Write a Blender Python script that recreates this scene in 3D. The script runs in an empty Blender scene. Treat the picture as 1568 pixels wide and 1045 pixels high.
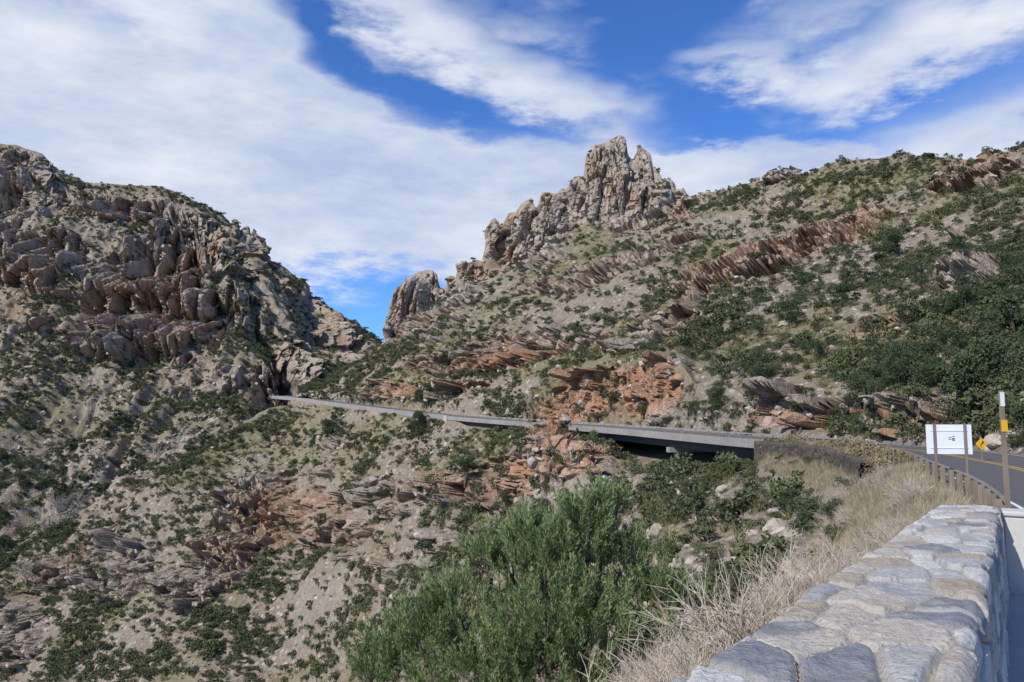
import bpy, math, numpy as np, time
from mathutils import Vector
T0=time.time()
rng=np.random.default_rng(7)
F=1201.0; PITCH=math.atan(117.5/F); CP,SP=math.cos(PITCH),math.sin(PITCH)
def ray(u,v):
    t=(522.5-np.asarray(v,float))/F
    y=CP-t*SP; z=SP+t*CP; x=(np.asarray(u,float)-784)/F
    return x/y, z/y
def W(u,v,D):
    a,b=ray(u,v); D=np.asarray(D,float)
    return np.stack(np.broadcast_arrays(a*D,D,b*D),-1)
def UV(P):
    x,y,z=P[...,0],P[...,1],P[...,2]
    yc=y*CP+z*SP; zc=-y*SP+z*CP
    return 784+F*x/yc, 522.5-F*zc/yc
# ------------------------------------------------------------ noise
def H(ix,iy,iz,s):
    h=(ix.astype(np.int64)*374761393+iy.astype(np.int64)*668265263+iz.astype(np.int64)*1440662683+s*974634777)&0xffffffff
    h=((h^(h>>13))*1274126177)&0xffffffff
    h=((h^(h>>16))*2246822519)&0xffffffff
    h=h^(h>>15)
    return ((h&0xffffff)/16777216.0).astype(np.float32)
def vn(p,s=0):
    i=np.floor(p); f=(p-i).astype(np.float32); i=i.astype(np.int64)
    f=f*f*f*(f*(f*6-15)+10)
    r=0
    for dx in (0,1):
        wx=f[...,0] if dx else 1-f[...,0]
        for dy in (0,1):
            wy=f[...,1] if dy else 1-f[...,1]
            for dz in (0,1):
                wz=f[...,2] if dz else 1-f[...,2]
                r=r+wx*wy*wz*H(i[...,0]+dx,i[...,1]+dy,i[...,2]+dz,s)
    return r*2-1
def fbm(p,o=4,s=0,g=.5):
    r=0;a=1;t=0
    for k in range(o):
        r=r+a*vn(p*(2.03**k)+k*17.3,s+k); t+=a; a*=g
    return r/t
def ridged(p,o=4,s=0):
    r=0;a=1;t=0
    for k in range(o):
        r=r+a*(1-np.abs(vn(p*(2.1**k)+k*9.1,s+k))*2); t+=a; a*=.5
    return r/t
def worley(p,s=0,cheb=False,flat=False):
    sh=p.shape[:-1]; p=p.reshape(-1,3); out1=np.empty(len(p),np.float32); out2=out1.copy(); outr=out1.copy()
    for a in range(0,len(p),200000):
        q=p[a:a+200000]; i=np.floor(q).astype(np.int64); f=(q-i).astype(np.float32)
        d1=np.full(len(q),9.,np.float32); d2=d1.copy(); rr=np.zeros(len(q),np.float32)
        for dx in (-1,0,1):
            for dy in (-1,0,1):
                for dz in ((0,) if flat else (-1,0,1)):
                    h=H(i[:,0]+dx,i[:,1]+dy,i[:,2]+dz,s); h2=(h*97.13)%1; h3=(h*1931.7)%1
                    if flat: h=h*.8+.1; h2=h2*.8+.1
                    ex,ey,ez=dx+h-f[:,0],dy+h2-f[:,1],dz+h3-f[:,2]
                    if flat: ez=ez*0
                    if cheb: d=np.maximum(np.maximum(np.abs(ex),np.abs(ey)),np.abs(ez))
                    else: d=np.sqrt(ex*ex+ey*ey+ez*ez)
                    m=d<d1
                    d2=np.where(m,d1,np.minimum(d2,d)); rr=np.where(m,(h*511.3)%1,rr); d1=np.where(m,d,d1)
        out1[a:a+200000]=d1; out2[a:a+200000]=d2; outr[a:a+200000]=rr
    return out1.reshape(sh),out2.reshape(sh),outr.reshape(sh)
def ss(a,b,x):
    t=np.clip((x-a)/(b-a),0,1); return t*t*(3-2*t)
def saw(q,e=.2):
    f=q-np.floor(q); return np.where(f<1-e,f/(1-e),(1-f)/e)
def box1(a,k,ax):
    a=np.moveaxis(a,ax,0); p=np.pad(a,[(k+1,k)]+[(0,0)]*(a.ndim-1),'edge'); c=np.cumsum(p,0); r=(c[2*k+1:]-c[:-2*k-1])/(2*k+1); return np.moveaxis(r,0,ax)
def joint_frames(N,P,sizes,warp,seeds,cheb=True):
    """vertical joint sets that follow the local contour direction (six strike directions, blended)"""
    th=np.arctan2(N[...,1],N[...,0])+math.pi/2; v=np.stack([np.cos(2*th),np.sin(2*th)],-1)
    for _ in range(2): v=box1(box1(v,18,0),34,1)
    th=(.5*np.arctan2(v[...,1],v[...,0]))%math.pi; nb=6; t=th/(math.pi/nb); i0=np.floor(t).astype(int)%nb; w=ss(.36,.64,t-np.floor(t))
    outs=[[np.zeros(th.shape,np.float32),np.zeros(th.shape,np.float32)] for _ in sizes]
    fl=np.zeros(th.shape,np.float32)
    for b in range(nb):
        wt=np.where(i0==b,1-w,0)+np.where((i0+1)%nb==b,w,0); m=wt>1e-4
        if not m.any(): continue
        a=b*math.pi/nb; lx,ly=math.cos(a),math.sin(a); q=P[m]; L=q[:,0]*lx+q[:,1]*ly; Nd=q[:,0]*ly-q[:,1]*lx
        for (sz,wa,sd),o in zip(zip(sizes,warp,seeds),outs):
            f1,f2,r=worley(np.stack([L/sz[0],Nd/sz[1],q[:,2]/sz[2]],-1)+wa[m],sd+b*13,cheb)
            o[0][m]+=wt[m]*r; o[1][m]+=wt[m]*(f2-f1)
        fl[m]+=wt[m]*fbm(np.stack([L/8.,Nd/40.,q[:,2]/66.],-1)*(4./sizes[0][0]),3,95+b)
    return outs,fl
# ------------------------------------------------------------ mesh helpers
COL=bpy.context.scene.collection
def mkmesh(name,V,Q,mats,attrs=None,mi=None,smooth=False,link=True):
    me=bpy.data.meshes.new(name); V=np.asarray(V,np.float32).reshape(-1,3); Q=np.asarray(Q,np.int32).reshape(-1,4)
    me.vertices.add(len(V)); me.vertices.foreach_set('co',V.ravel())
    me.loops.add(len(Q)*4); me.loops.foreach_set('vertex_index',Q.ravel())
    me.polygons.add(len(Q)); me.polygons.foreach_set('loop_start',np.arange(len(Q),dtype=np.int32)*4)
    for m in mats: me.materials.append(m)
    if mi is not None: me.polygons.foreach_set('material_index',np.asarray(mi,np.int32))
    me.polygons.foreach_set('use_smooth',np.full(len(Q),smooth))
    me.update(calc_edges=True)
    for k,a in (attrs or {}).items():
        a=np.asarray(a,np.float32)
        if a.ndim==2 and a.shape[1]==4:
            at=me.attributes.new(k,'FLOAT_COLOR','POINT'); at.data.foreach_set('color',a.ravel())
        else:
            at=me.attributes.new(k,'FLOAT','POINT'); at.data.foreach_set('value',a.ravel())
    ob=bpy.data.objects.new(name,me)
    if link: COL.objects.link(ob)
    return ob
def gridq(nr,nc):
    i=np.arange(nr-1)[:,None]; j=np.arange(nc-1)[None,:]; a=i*nc+j
    return np.stack([a,a+1,a+nc+1,a+nc],-1).reshape(-1,4)
class Buf:
    def __init__(s): s.V=[];s.Q=[];s.M=[];s.T=[];s.n=0
    def add(s,V,Q,m=0,t=0.5):
        V=np.asarray(V,float).reshape(-1,3); Q=np.asarray(Q,int).reshape(-1,4)
        s.V.append(V); s.Q.append(Q+s.n); s.M.append(np.full(len(Q),m)); 
        s.T.append(np.broadcast_to(np.asarray(t,float),(len(V),)).copy()); s.n+=len(V)
    def box(s,c,h,R=None,m=0,t=.5):
        v=np.array([[x,y,z] for x in(-1,1) for y in(-1,1) for z in(-1,1)],float)*np.asarray(h)
        if R is not None: v=v@np.asarray(R).T
        s.add(v+np.asarray(c),[[0,1,3,2],[4,6,7,5],[0,4,5,1],[2,3,7,6],[0,2,6,4],[1,5,7,3]],m,t)
    def tube(s,P,r,k=6,m=0,t=.5):
        P=np.asarray(P,float); n=len(P); r=np.broadcast_to(r,(n,)); 
        d=np.gradient(P,axis=0); d/=np.linalg.norm(d,axis=1)[:,None]+1e-9
        up=np.where(np.abs(d[:,2:3])>.9,[[1.,0,0]],[[0,0,1.]]); a=np.cross(d,up); a/=np.linalg.norm(a,axis=1)[:,None]; b=np.cross(d,a)
        th=np.linspace(0,2*math.pi,k,endpoint=False)
        V=P[:,None]+r[:,None,None]*(np.cos(th)[None,:,None]*a[:,None]+np.sin(th)[None,:,None]*b[:,None])
        i=np.arange(n-1)[:,None];j=np.arange(k)[None,:]; q=np.stack([i*k+j,i*k+(j+1)%k,(i+1)*k+(j+1)%k,(i+1)*k+j],-1)
        s.add(V,q,m,t)
        s.add(V[-1][[0,1,k//2,k-1]],[[0,1,2,3]],m,t)
    def leaves(s,C,A,B,m=0,t=.5):
        n=len(C); V=np.stack([C-A*.15-B*.6,C-A*.15+B*.6,C+A+B*.35,C+A-B*.35],1)
        t=np.repeat(np.broadcast_to(t,(n,)),4); s.add(V,np.arange(n*4).reshape(n,4),m,t)
    def obj(s,name,mats,link=True,smooth=False):
        return mkmesh(name,np.concatenate(s.V),np.concatenate(s.Q),mats,{'tone':np.concatenate(s.T)},np.concatenate(s.M),smooth,link)
def unit(n,r=rng):
    v=r.normal(size=(n,3)); return v/np.linalg.norm(v,axis=1)[:,None]
# ------------------------------------------------------------ material helpers
class NT:
    def __init__(s,name):
        s.m=bpy.data.materials.new(name); s.m.use_nodes=True; s.t=s.m.node_tree; s.t.nodes.clear()
        s.o=s.t.nodes.new('ShaderNodeOutputMaterial')
    def n(s,ty,**k):
        x=s.t.nodes.new(ty)
        for a,b in k.items(): setattr(x,a,b)
        return x
    def l(s,a,b): s.t.links.new(a,b)
    def val(s,sock,v):
        if isinstance(v,bpy.types.NodeSocket): s.l(v,sock)
        else: sock.default_value=v
    def math(s,op,a,b=0.,c=None,clamp=False):
        x=s.n('ShaderNodeMath',operation=op,use_clamp=clamp); s.val(x.inputs[0],a); s.val(x.inputs[1],b)
        if c is not None: s.val(x.inputs[2],c)
        return x.outputs[0]
    def mix(s,f,a,b,bt='MIX'):
        x=s.n('ShaderNodeMix',data_type='RGBA',blend_type=bt); s.val(x.inputs[0],f)
        for k,v in ((6,a),(7,b)):
            if isinstance(v,tuple) and len(v)==3: v=v+(1,)
            s.val(x.inputs[k],v)
        return x.outputs[2]
    def noise(s,vec,sc,det=4,rough=.6):
        x=s.n('ShaderNodeTexNoise'); x.inputs['Scale'].default_value=sc; x.inputs['Detail'].default_value=det; x.inputs['Roughness'].default_value=rough
        if vec is not None: s.l(vec,x.inputs['Vector'])
        return x.outputs['Fac']
    def vor(s,vec,sc,feat='F1'):
        x=s.n('ShaderNodeTexVoronoi',feature=feat); x.inputs['Scale'].default_value=sc; s.l(vec,x.inputs['Vector']); return x
    def rng(s,v,a,b,c=0.,d=1.):
        x=s.n('ShaderNodeMapRange'); s.l(v,x.inputs[0])
        for k,q in enumerate((a,b,c,d)): x.inputs[k+1].default_value=q
        return x.outputs[0]
    def scale(s,vec,sc):
        x=s.n('ShaderNodeMapping'); x.inputs['Scale'].default_value=sc; s.l(vec,x.inputs[0]); return x.outputs[0]
    def pbr(s,col,rough=.85,bump=None,dist=.1,strength=1.,metal=0.,spec=.25,transl=None):
        b=s.n('ShaderNodeBsdfPrincipled'); s.val(b.inputs['Base Color'],col if not isinstance(col,tuple) else col+(1,)); s.val(b.inputs['Roughness'],rough)
        b.inputs['Metallic'].default_value=metal; b.inputs['Specular IOR Level'].default_value=spec
        if bump is not None:
            q=s.n('ShaderNodeBump'); q.inputs['Distance'].default_value=dist; q.inputs['Strength'].default_value=strength; s.l(bump,q.inputs['Height']); s.l(q.outputs[0],b.inputs['Normal'])
        out=b.outputs[0]
        if transl:
            tr=s.n('ShaderNodeBsdfTranslucent'); s.val(tr.inputs[0],col); mx=s.n('ShaderNodeMixShader'); mx.inputs[0].default_value=transl
            s.l(out,mx.inputs[1]); s.l(tr.outputs[0],mx.inputs[2]); out=mx.outputs[0]
        s.l(out,s.o.inputs[0]); return s.m
def terrain_mat(name,fine):
    k=NT(name); pos=k.n('ShaderNodeNewGeometry').outputs['Position']
    at=k.n('ShaderNodeAttribute',attribute_name='mask'); sep=k.n('ShaderNodeSeparateColor'); k.l(at.outputs['Color'],sep.inputs[0])
    rock,green,rust,cell=sep.outputs[0],sep.outputs[1],sep.outputs[2],at.outputs['Alpha']
    n1=k.noise(pos,.05*fine,3); n2=k.noise(pos,.5*fine,5,.7); n3=k.noise(pos,2.5*fine,4,.75)
    v1=k.vor(pos,.75*fine); v2=k.vor(pos,2.2*fine)
    soil=k.mix(k.rng(n2,.3,.7),(.175,.145,.108),(.34,.295,.23))
    soil=k.mix(k.rng(n1,.35,.7),soil,(.25,.195,.135))
    peb=k.math('MULTIPLY',k.rng(v2.outputs['Distance'],.25,.5,1,0),k.rng(n3,.45,.55))
    soil=k.mix(k.math('MULTIPLY',peb,.75),soil,(.48,.44,.385))
    vb=k.n('ShaderNodeSeparateColor'); k.l(v1.outputs['Color'],vb.inputs[0])
    big=k.math('MULTIPLY',k.rng(v1.outputs['Distance'],.30,.42,1,0),k.rng(vb.outputs[0],.5,.55))
    soil=k.mix(k.math('MULTIPLY',big,.85),soil,k.mix(vb.outputs[1],(.50,.46,.41),(.25,.22,.19)))
    soil=k.mix(k.rng(n3,.40,.22,0,.8),soil,(.085,.07,.048))
    gn=k.math('MULTIPLY',green,k.rng(n2,.36,.6))
    soil=k.mix(gn,soil,k.mix(k.rng(n3,.3,.7),(.065,.075,.024),(.22,.21,.085)))
    st=k.scale(pos,(1,1,.16)); r1=k.noise(st,.55*fine,5,.7)
    rc=k.mix(k.rng(r1,.34,.62),(.165,.132,.105),(.46,.39,.315))
    rc=k.mix(k.rng(n2,.42,.66,0,.5),rc,(.29,.215,.15))
    rc=k.mix(k.math('MULTIPLY',cell,.5),rc,(.52,.46,.39))
    rc=k.mix(k.math('MULTIPLY',rust,k.rng(n2,.25,.55)),rc,k.mix(k.rng(r1,.3,.7),(.31,.13,.06),(.54,.33,.19)))
    rc=k.mix(k.rng(n1,.5,.64,0,.5),rc,(.37,.225,.13))
    rc=k.mix(k.rng(n3,.40,.24,0,.75),rc,(.06,.05,.042))
    rc=k.mix(k.rng(cell,.13,.0,0,.85),rc,(.05,.04,.033))
    col=k.mix(rock,soil,rc)
    h=k.math('ADD',k.math('MULTIPLY',n2,.6),k.math('MULTIPLY',n3,.5))
    h=k.math('ADD',h,k.math('MULTIPLY',r1,.9))
    return k.pbr(col,.95,h,1.0/fine,.9,spec=.08)
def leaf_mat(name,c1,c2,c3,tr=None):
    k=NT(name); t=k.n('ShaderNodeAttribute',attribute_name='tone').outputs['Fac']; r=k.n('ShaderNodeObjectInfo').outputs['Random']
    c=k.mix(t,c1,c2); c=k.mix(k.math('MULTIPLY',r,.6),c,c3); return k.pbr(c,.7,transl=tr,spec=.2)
def simple(name,c1,c2,sc,rough=.85,bump=.02,metal=0.,st=(1,1,1)):
    k=NT(name); pos=k.scale(k.n('ShaderNodeNewGeometry').outputs['Position'],st); n=k.noise(pos,sc,5,.65); n2=k.noise(pos,sc*.13,3)
    f=k.math('ADD',k.math('MULTIPLY',k.rng(n,.3,.7),.6),k.math('MULTIPLY',k.rng(n2,.35,.65),.4))
    return k.pbr(k.mix(f,c1,c2),rough,n,bump,.7,metal)
M_front=terrain_mat('hillside_rock_soil',1.0); M_far=terrain_mat('mountain_rock_soil',.55)
M_bark=simple('bark',(.07,.055,.04),(.17,.14,.11),6)
M_greybark=simple('grey_branches',(.20,.18,.16),(.34,.31,.28),4)
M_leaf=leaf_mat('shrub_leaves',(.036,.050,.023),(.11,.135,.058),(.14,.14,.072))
M_oak=leaf_mat('oak_leaves',(.026,.038,.019),(.092,.122,.053),(.075,.10,.048))
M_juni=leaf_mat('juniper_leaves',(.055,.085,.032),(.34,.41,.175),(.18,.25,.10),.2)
M_grass=leaf_mat('dry_grass',(.22,.18,.11),(.54,.46,.31),(.42,.37,.26),.2)
M_tuft=leaf_mat('green_tufts',(.07,.085,.028),(.23,.235,.09),(.26,.23,.11))
M_twig=simple('dry_twigs',(.32,.26,.20),(.58,.51,.42),8)
M_rock=simple('loose_rock',(.22,.185,.145),(.52,.46,.39),1.3,.95,.15)
M_conc=simple('weathered_concrete',(.21,.195,.18),(.33,.31,.29),1.5,.9,.01)
M_pil=simple('pillar_concrete',(.42,.41,.39),(.55,.54,.51),6,.9,.004)
M_dark=simple('rusty_girder_steel',(.045,.04,.036),(.10,.085,.07),3,.7,.01)
M_asph=simple('asphalt',(.085,.08,.085),(.125,.118,.12),9,.9,.006)
M_walk=simple('sidewalk_concrete',(.36,.345,.32),(.46,.44,.41),25,.9,.004)
M_yel=simple('yellow_paint',(.50,.32,.05),(.62,.42,.07),20,.6,.001)
M_wht=simple('white_paint',(.60,.60,.58),(.78,.78,.76),20,.6,.001)
M_steel=simple('galvanised_steel',(.17,.155,.14),(.30,.28,.26),5,.6,.003,.3)
M_wood=simple('weathered_post',(.13,.10,.075),(.28,.23,.17),5,.85,.01,0,(1,1,.2))
M_alu=simple('sign_aluminium_back',(.62,.64,.66),(.74,.76,.78),3,.5,.002)
M_black=simple('black_paint',(.015,.015,.015),(.03,.03,.03),5,.6,.001)
M_signy=simple('sign_yellow',(.68,.36,.015),(.76,.42,.02),5,.5,.001)
# ------------------------------------------------------------ road alignment (outer edge)
RP=np.array([(-19,-30,-.6),(-6.4,-10,-1.1),(-.15,0,-1.6),(3.0,5,-1.86),(5.75,9.4,-2.06),(9.45,15.3,-2.3),(13.9,24,-2.5),(17.4,33,-2.5),(20.9,43,-2.4),
 (24.0,57,-2.3),(25,72,-2.4),(23.2,84.5,-2.35),(19.7,100,-2.1),(14.3,118,-1.7),(2,150,-1.0),(-14.5,185,0.1),(-33.7,220,1.9),(-57,260,4.4),(-83,300,7.3),(-102,335,9.0),(-108,375,10.5)],float)
def catmull(P,n=24):
    out=[]
    Q=np.vstack([2*P[0]-P[1],P,2*P[-1]-P[-2]])
    for i in range(len(P)-1):
        p0,p1,p2,p3=Q[i:i+4]
        for t in np.linspace(0,1,n,endpoint=False):
            out.append(.5*((2*p1)+(-p0+p2)*t+(2*p0-5*p1+4*p2-p3)*t*t+(-p0+3*p1-3*p2+p3)*t**3))
    out.append(P[-1]); return np.array(out)
RO=catmull(RP)
dd=np.gradient(RO,axis=0); dd[:,2]=0; dd/=np.linalg.norm(dd,axis=1)[:,None]
RN=np.stack([dd[:,1],-dd[:,0],0*dd[:,0]],1)
def rows(y0,y1): return np.where((RO[:,1]>=y0)&(RO[:,1]<=y1))[0]
def at_y(y): return int(np.argmin(np.abs(RO[:,1]-y)))
def sweep(buf,idx,prof,closed=True,m=0,t=.5):
    prof=np.asarray(prof,float); k=len(prof); P=RO[idx]; N=RN[idx]
    V=P[:,None]+N[:,None]*prof[None,:,0:1]; V[...,2]+=prof[None,:,1]
    n=len(idx); i=np.arange(n-1)[:,None]; j=np.arange(k if closed else k-1)[None,:]
    q=np.stack([i*k+j,(i+1)*k+j,(i+1)*k+(j+1)%k,i*k+(j+1)%k],-1)
    buf.add(V,q,m,t)
    if closed and k==4:
        buf.add(V[0],[[0,1,2,3]],m,t); buf.add(V[-1],[[3,2,1,0]],m,t)
def rect(a,b,c,d): return [(a,c),(a,d),(b,d),(b,c)]
# ------------------------------------------------------------ terrain from survey lines
GQ=np.array([-1.6,-1.1,-.7,-.35,0,.35,.7,1.1,1.6])
def line(tab,u,sm):
    t=np.array(tab,float); f=lambda c,x:np.interp(x,t[:,0],c)
    v=np.mean([f(t[:,1],u+g*sm) for g in GQ],0); D=np.exp(np.mean([f(np.log(t[:,2]),u+g*max(sm,10)) for g in GQ],0))
    return v,D
uc=np.concatenate([np.arange(-350,-60,10),np.arange(-60,1630,1.5),np.arange(1630,1960,10)]).astype(float)
LA=[(-350,1250,180),(0,1250,170),(300,1250,140),(500,1250,110),(700,1300,50),(830,1320,20),(1000,1300,12),(1200,1150,12),(1370,1150,11),(1437,1250,8),(1544,1500,4),(1950,1500,4)]
LB=[(-350,1060,190),(0,1045,165),(150,1045,150),(300,1045,120),(450,1045,98),(600,1040,75),(700,1040,60),(830,1040,44),(1000,1010,38),(1115,980,33),(1200,940,31),(1290,900,28),(1370,900,22),(1437,950,13),(1544,1300,5),(1950,1300,5)]
LC=[(-350,980,215),(0,950,190),(150,930,185),(300,900,165),(450,880,145),(600,870,120),(690,850,105),(800,830,90),(930,820,78),(1020,810,68),(1115,805,60),(1200,790,53),(1290,775,45),(1370,800,30),(1437,870,17),(1544,1150,6),(1950,1150,6)]
LD=[(-350,935,235),(0,890,222),(150,800,225),(300,720,230),(450,690,225),(520,705,190),(600,715,165),(690,715,138),(780,705,118),(812,682,112),(835,670,110),(862,668,109),(880,674,108),(905,684,106),(925,704,103),(950,725,98),(1020,730,88),(1115,725,76),(1200,722,66),(1290,730,52),(1370,745,38),(1437,800,21),(1544,1050,7.5),(1950,1050,7.5)]
LE=[(-350,920,245),(0,862,250),(50,825,254),(100,790,260),(200,728,270),(300,672,280),(400,632,295),(440,617,300),(470,614,290)]
OU,OV=UV(RO); sel=(RO[:,1]>=9.4)&(OU>430); 
RI=RO+RN*9.6; IU,IV=UV(RI); sel2=(RI[:,1]>=10)&(IU>430)
def by_u(U,A,u): o=np.argsort(U); return np.interp(u,U[o],A[o])
vA,DA=line(LA,uc,20); vB,DB=line(LB,uc,15); vC,DC=line(LC,uc,12); vD,DD=line(LD,uc,5)
vE0,DE0=line(LE,uc,8)
DEr=by_u(OU[sel],RO[sel,1],uc); zEr=by_u(OU[sel],RO[sel,2],uc)
DFr=by_u(IU[sel2],RI[sel2,1],uc); zFr=by_u(IU[sel2],RI[sel2,2],uc)
drop=.35+1.3*ss(690,720,uc)*(1-ss(1170,1215,uc))+2.6*ss(915,950,uc)*(1-ss(1150,1200,uc))
dropF=.3+.9*ss(690,720,uc)*(1-ss(1170,1215,uc))+1.2*ss(915,950,uc)*(1-ss(1150,1200,uc))
wr=ss(440,470,uc)
zE0=W(uc,vE0,DE0)[:,2]
DE=DE0*(1-wr)+DEr*wr; zE=zE0*(1-wr)+(zEr-drop)*wr
DFl=(DE0+9)*(1-wr)+DFr*wr; zF=(zE0-4)*(1-wr)+(zFr-dropF)*wr
def fall(v,s): 
    e=-ray(uc,v)[1]; return (s*DE-zE)/(s+e)
wf_=1-ss(860,1060,uc); kn=ss(770,815,uc)*(1-ss(900,950,uc))
DB=DB*(1-wf_)+np.maximum(DB,fall(vB,.44))*wf_; DC=DC*(1-wf_)+np.maximum(DC,fall(vC,.42))*wf_
f_=fall(vD,.45); DD=DD*(1-wf_*(1-kn))+np.maximum(DD,np.minimum(f_,DE-8))*wf_*(1-kn)
LG=[(450,604,318),(520,600,292),(600,588,255),(690,590,220),(740,604,198),(800,620,172),(850,592,156),(930,560,142),(1000,550,128),(1045,556,119),(1060,590,115),(1115,605,105),(1200,605,97),(1290,622,86),(1400,600,76),(1500,608,66),(1568,600,59),(1714,600,46),(1950,600,34)]
LH=[(450,603,320),(500,588,310),(600,548,283),(690,532,252),(800,510,215),(930,490,182),(1050,470,162),(1200,465,138),(1300,462,125),(1400,455,114),(1568,450,93),(1714,440,72),(1950,440,55)]
LI=[(450,602,322),(500,584,318),(560,558,332),(595,525,348),(650,482,350),(700,455,345),(760,425,340),(830,385,338),(900,345,336),(1000,328,325),(1060,325,305),(1150,330,262),(1250,340,220),(1400,335,182),(1568,325,143),(1714,315,112),(1950,290,82)]
J=[(450,601,325),(500,581,322),(560,545,345),(592,520,356),(597,460,358),(603,446,358),(618,430,358),(640,417,358),(655,413,358),(668,417,358),(674,440,358),(682,442,358),(689,422,358),(697,426,358),(703,438,358),(707,402,358),(722,400,358),(745,401,357),(749,340,357),(757,333,357),(766,345,357),(772,340,357),(778,326,356),(790,326,356),(800,312,355),(815,303,354),(821,320,354),(829,294,354),(850,297,353),(862,288,352),(868,294,352),(878,272,352),(892,270,352),(895,240,351),(906,229,350),(912,223,350),(922,221,350),(935,213,350),(948,207,350),(958,211,350),(962,234,350),(970,244,350),(974,231,350),(978,222,350),(990,230,350),(995,238,350),(997,255,349),(1006,260,349),(1011,273,347),(1030,276,343),(1036,288,342),(1048,290,340),(1055,301,334),(1090,296,320),(1130,286,305),(1165,275,292),(1176,263,287),(1195,262,282),(1220,262,276),(1228,272,272),(1250,260,264),(1280,250,256),(1330,241,245),(1390,236,232),(1440,245,221),(1480,247,212),(1500,246,208),(1520,238,204),(1545,236,199),(1555,226,197),(1600,212,187),(1700,180,170),(1950,110,130)]
vG,DG=line(LG,uc,6); vH,DH=line(LH,uc,10); vI,DI=line(LI,uc,8); vJ,DJ=line(J,uc,.8)
w2=ss(435,462,uc)
def gl(v,D,k):
    P=W(uc,v,D); D2=(DE0+9+k*14); z2=zE0-5-k*14
    return D2*(1-w2)+D*w2, z2*(1-w2)+P[:,2]*w2
DGl,zG=gl(vG,DG,1); DHl,zH=gl(vH,DH,2); DIl,zI=gl(vI,DI,3); DJl,zJ=gl(vJ,DJ,4)
def zz(v,D): return W(uc,v,D)[:,2]
lines=[(DA,zz(vA,DA)),(DB,zz(vB,DB)),(DC,zz(vC,DC)),(DD,zz(vD,DD)),(DE,zE),(DFl,zF),(DGl,zG),(DHl,zH),(DIl,zI),(DJl,zJ),(DJl+14,zJ-6),(DJl+90,zJ-60)]
segs=[45,95,105,68,7,62,90,98,95,8,8]
def loft(lines,segs,uc):
    Dr=[];Zr=[];S=[]
    for k,n in enumerate(segs):
        (D0,z0),(D1,z1)=lines[k],lines[k+1]
        for t in np.linspace(0,1,n,endpoint=(k==len(segs)-1)):
            e0=z0/D0; e1=z1/D1; e=e0+(e1-e0)*t
            D=np.exp(np.log(D0)*(1-t)+np.log(D1)*t)
            if k in (3,4,9,10) and len(segs)>8: D=D0*(1-t)+D1*t; e=(z0*(1-t)+z1*t)/D
            Dr.append(D);Zr.append(e*D);S.append(np.full_like(uc,k+t))
    D=np.array(Dr);Z=np.array(Zr);S=np.array(S)
    P=np.stack([D,D,Z],-1); yc=D*CP+Z*SP; P[...,0]=yc*((uc-784)/F)[None,:]
    return P,S
def normals(P):
    a=np.gradient(P,axis=1); b=np.gradient(P,axis=0); n=np.cross(a,b); return n/(np.linalg.norm(n,axis=-1,keepdims=True)+1e-9)
def ell(U,V,lst):
    r=np.zeros_like(U)
    for (cu,cv,ru,rv,an,st) in lst:
        a=math.radians(an); du,dv=U-cu,V-cv
        x=(du*math.cos(a)+dv*math.sin(a))/ru; y=(-du*math.sin(a)+dv*math.cos(a))/rv
        r=np.maximum(r,st*ss(1.15,.6,np.sqrt(x*x+y*y)))
    return r
P,sidx=loft(lines,segs,uc)
U,V=UV(P); D=P[...,1]
N=normals(P)
warp=np.stack([fbm(P/9.+5,2,31),fbm(P/9.+15,2,32),fbm(P/9.+25,2,33)],-1)
rockE=ell(U,V,[(860,690,62,46,10,1.3),(905,692,28,42,0,1.3),(745,740,110,40,-12,1.2),(450,790,140,65,10,1.2),(345,850,60,60,0,1.2),(175,870,75,65,-20,1.2),(30,965,60,65,0,1.2),(280,905,60,40,0,1),(600,760,60,40,0,1.),(560,850,50,30,0,.7),(80,880,60,30,0,.7),(700,830,60,25,0,.6),
 (1000,597,58,55,0,1.3),(900,605,90,38,-25,1.3),(620,470,55,65,0,1.2),(700,430,50,60,0,1.2),(940,275,120,80,5,1.2),(810,360,90,70,-30,1.2),(1020,300,60,40,20,1),(930,418,150,20,-17,1.2),(1240,375,150,30,-20,1.2),(1500,268,90,24,-15,1.1),(1052,380,45,20,-10,1),(1190,272,40,12,-8,1),
 (580,602,70,14,-5,.8),(790,540,150,24,-12,1.1),(1320,635,200,34,0,1.1),(1200,620,50,30,0,1),(1480,430,70,28,-20,1),(1000,510,80,22,-20,1),(1100,430,90,20,-20,1),(1350,500,70,22,-20,.8),(700,600,60,14,-10,.7)])
nz=fbm(P/26.,4,11); nf=fbm(P/7.,3,12)
cl_=np.clip(ss(.12,.42,nz*.8+nf*.45+rockE*.85-.2),0,1)
rust=np.clip(ell(U,V,[(940,600,140,58,-12,1.1),(860,620,80,28,-20,1.),(1320,645,200,28,4,.8),(765,565,100,28,-15,.9),(1500,655,90,30,0,.7),(750,735,110,40,0,.6),(450,800,130,60,0,.45),(600,600,60,15,0,.6),(880,690,70,45,0,.7),(1240,375,150,32,-20,.55),(1100,430,90,24,-20,.5),(1500,268,90,26,-15,.5),(1350,500,80,24,-20,.5),(345,850,60,50,0,.35)])+ .32*ss(.05,.5,fbm(P/30.,3,77)),0,1)
green=np.clip(ss(-.15,.35,fbm(P/26.,4,55))*.85+ell(U,V,[(1330,275,150,30,-5,1),(900,400,150,20,-15,.6),(1000,500,120,25,-20,.8),(700,530,120,20,-15,.9),(330,700,110,30,-32,.9),(620,530,60,30,-30,.8),(840,560,60,20,-20,.7)]),0,1)
dE=np.abs(sidx-4.5); ramp=ss(.52,.85,dE); ramp=np.where(uc[None,:]<440,1,ramp)
ramp=np.where((uc[None,:]>1230)&(sidx<4),.2,ramp)
far=ss(90,260,D); mid=ss(25,120,D)
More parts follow.
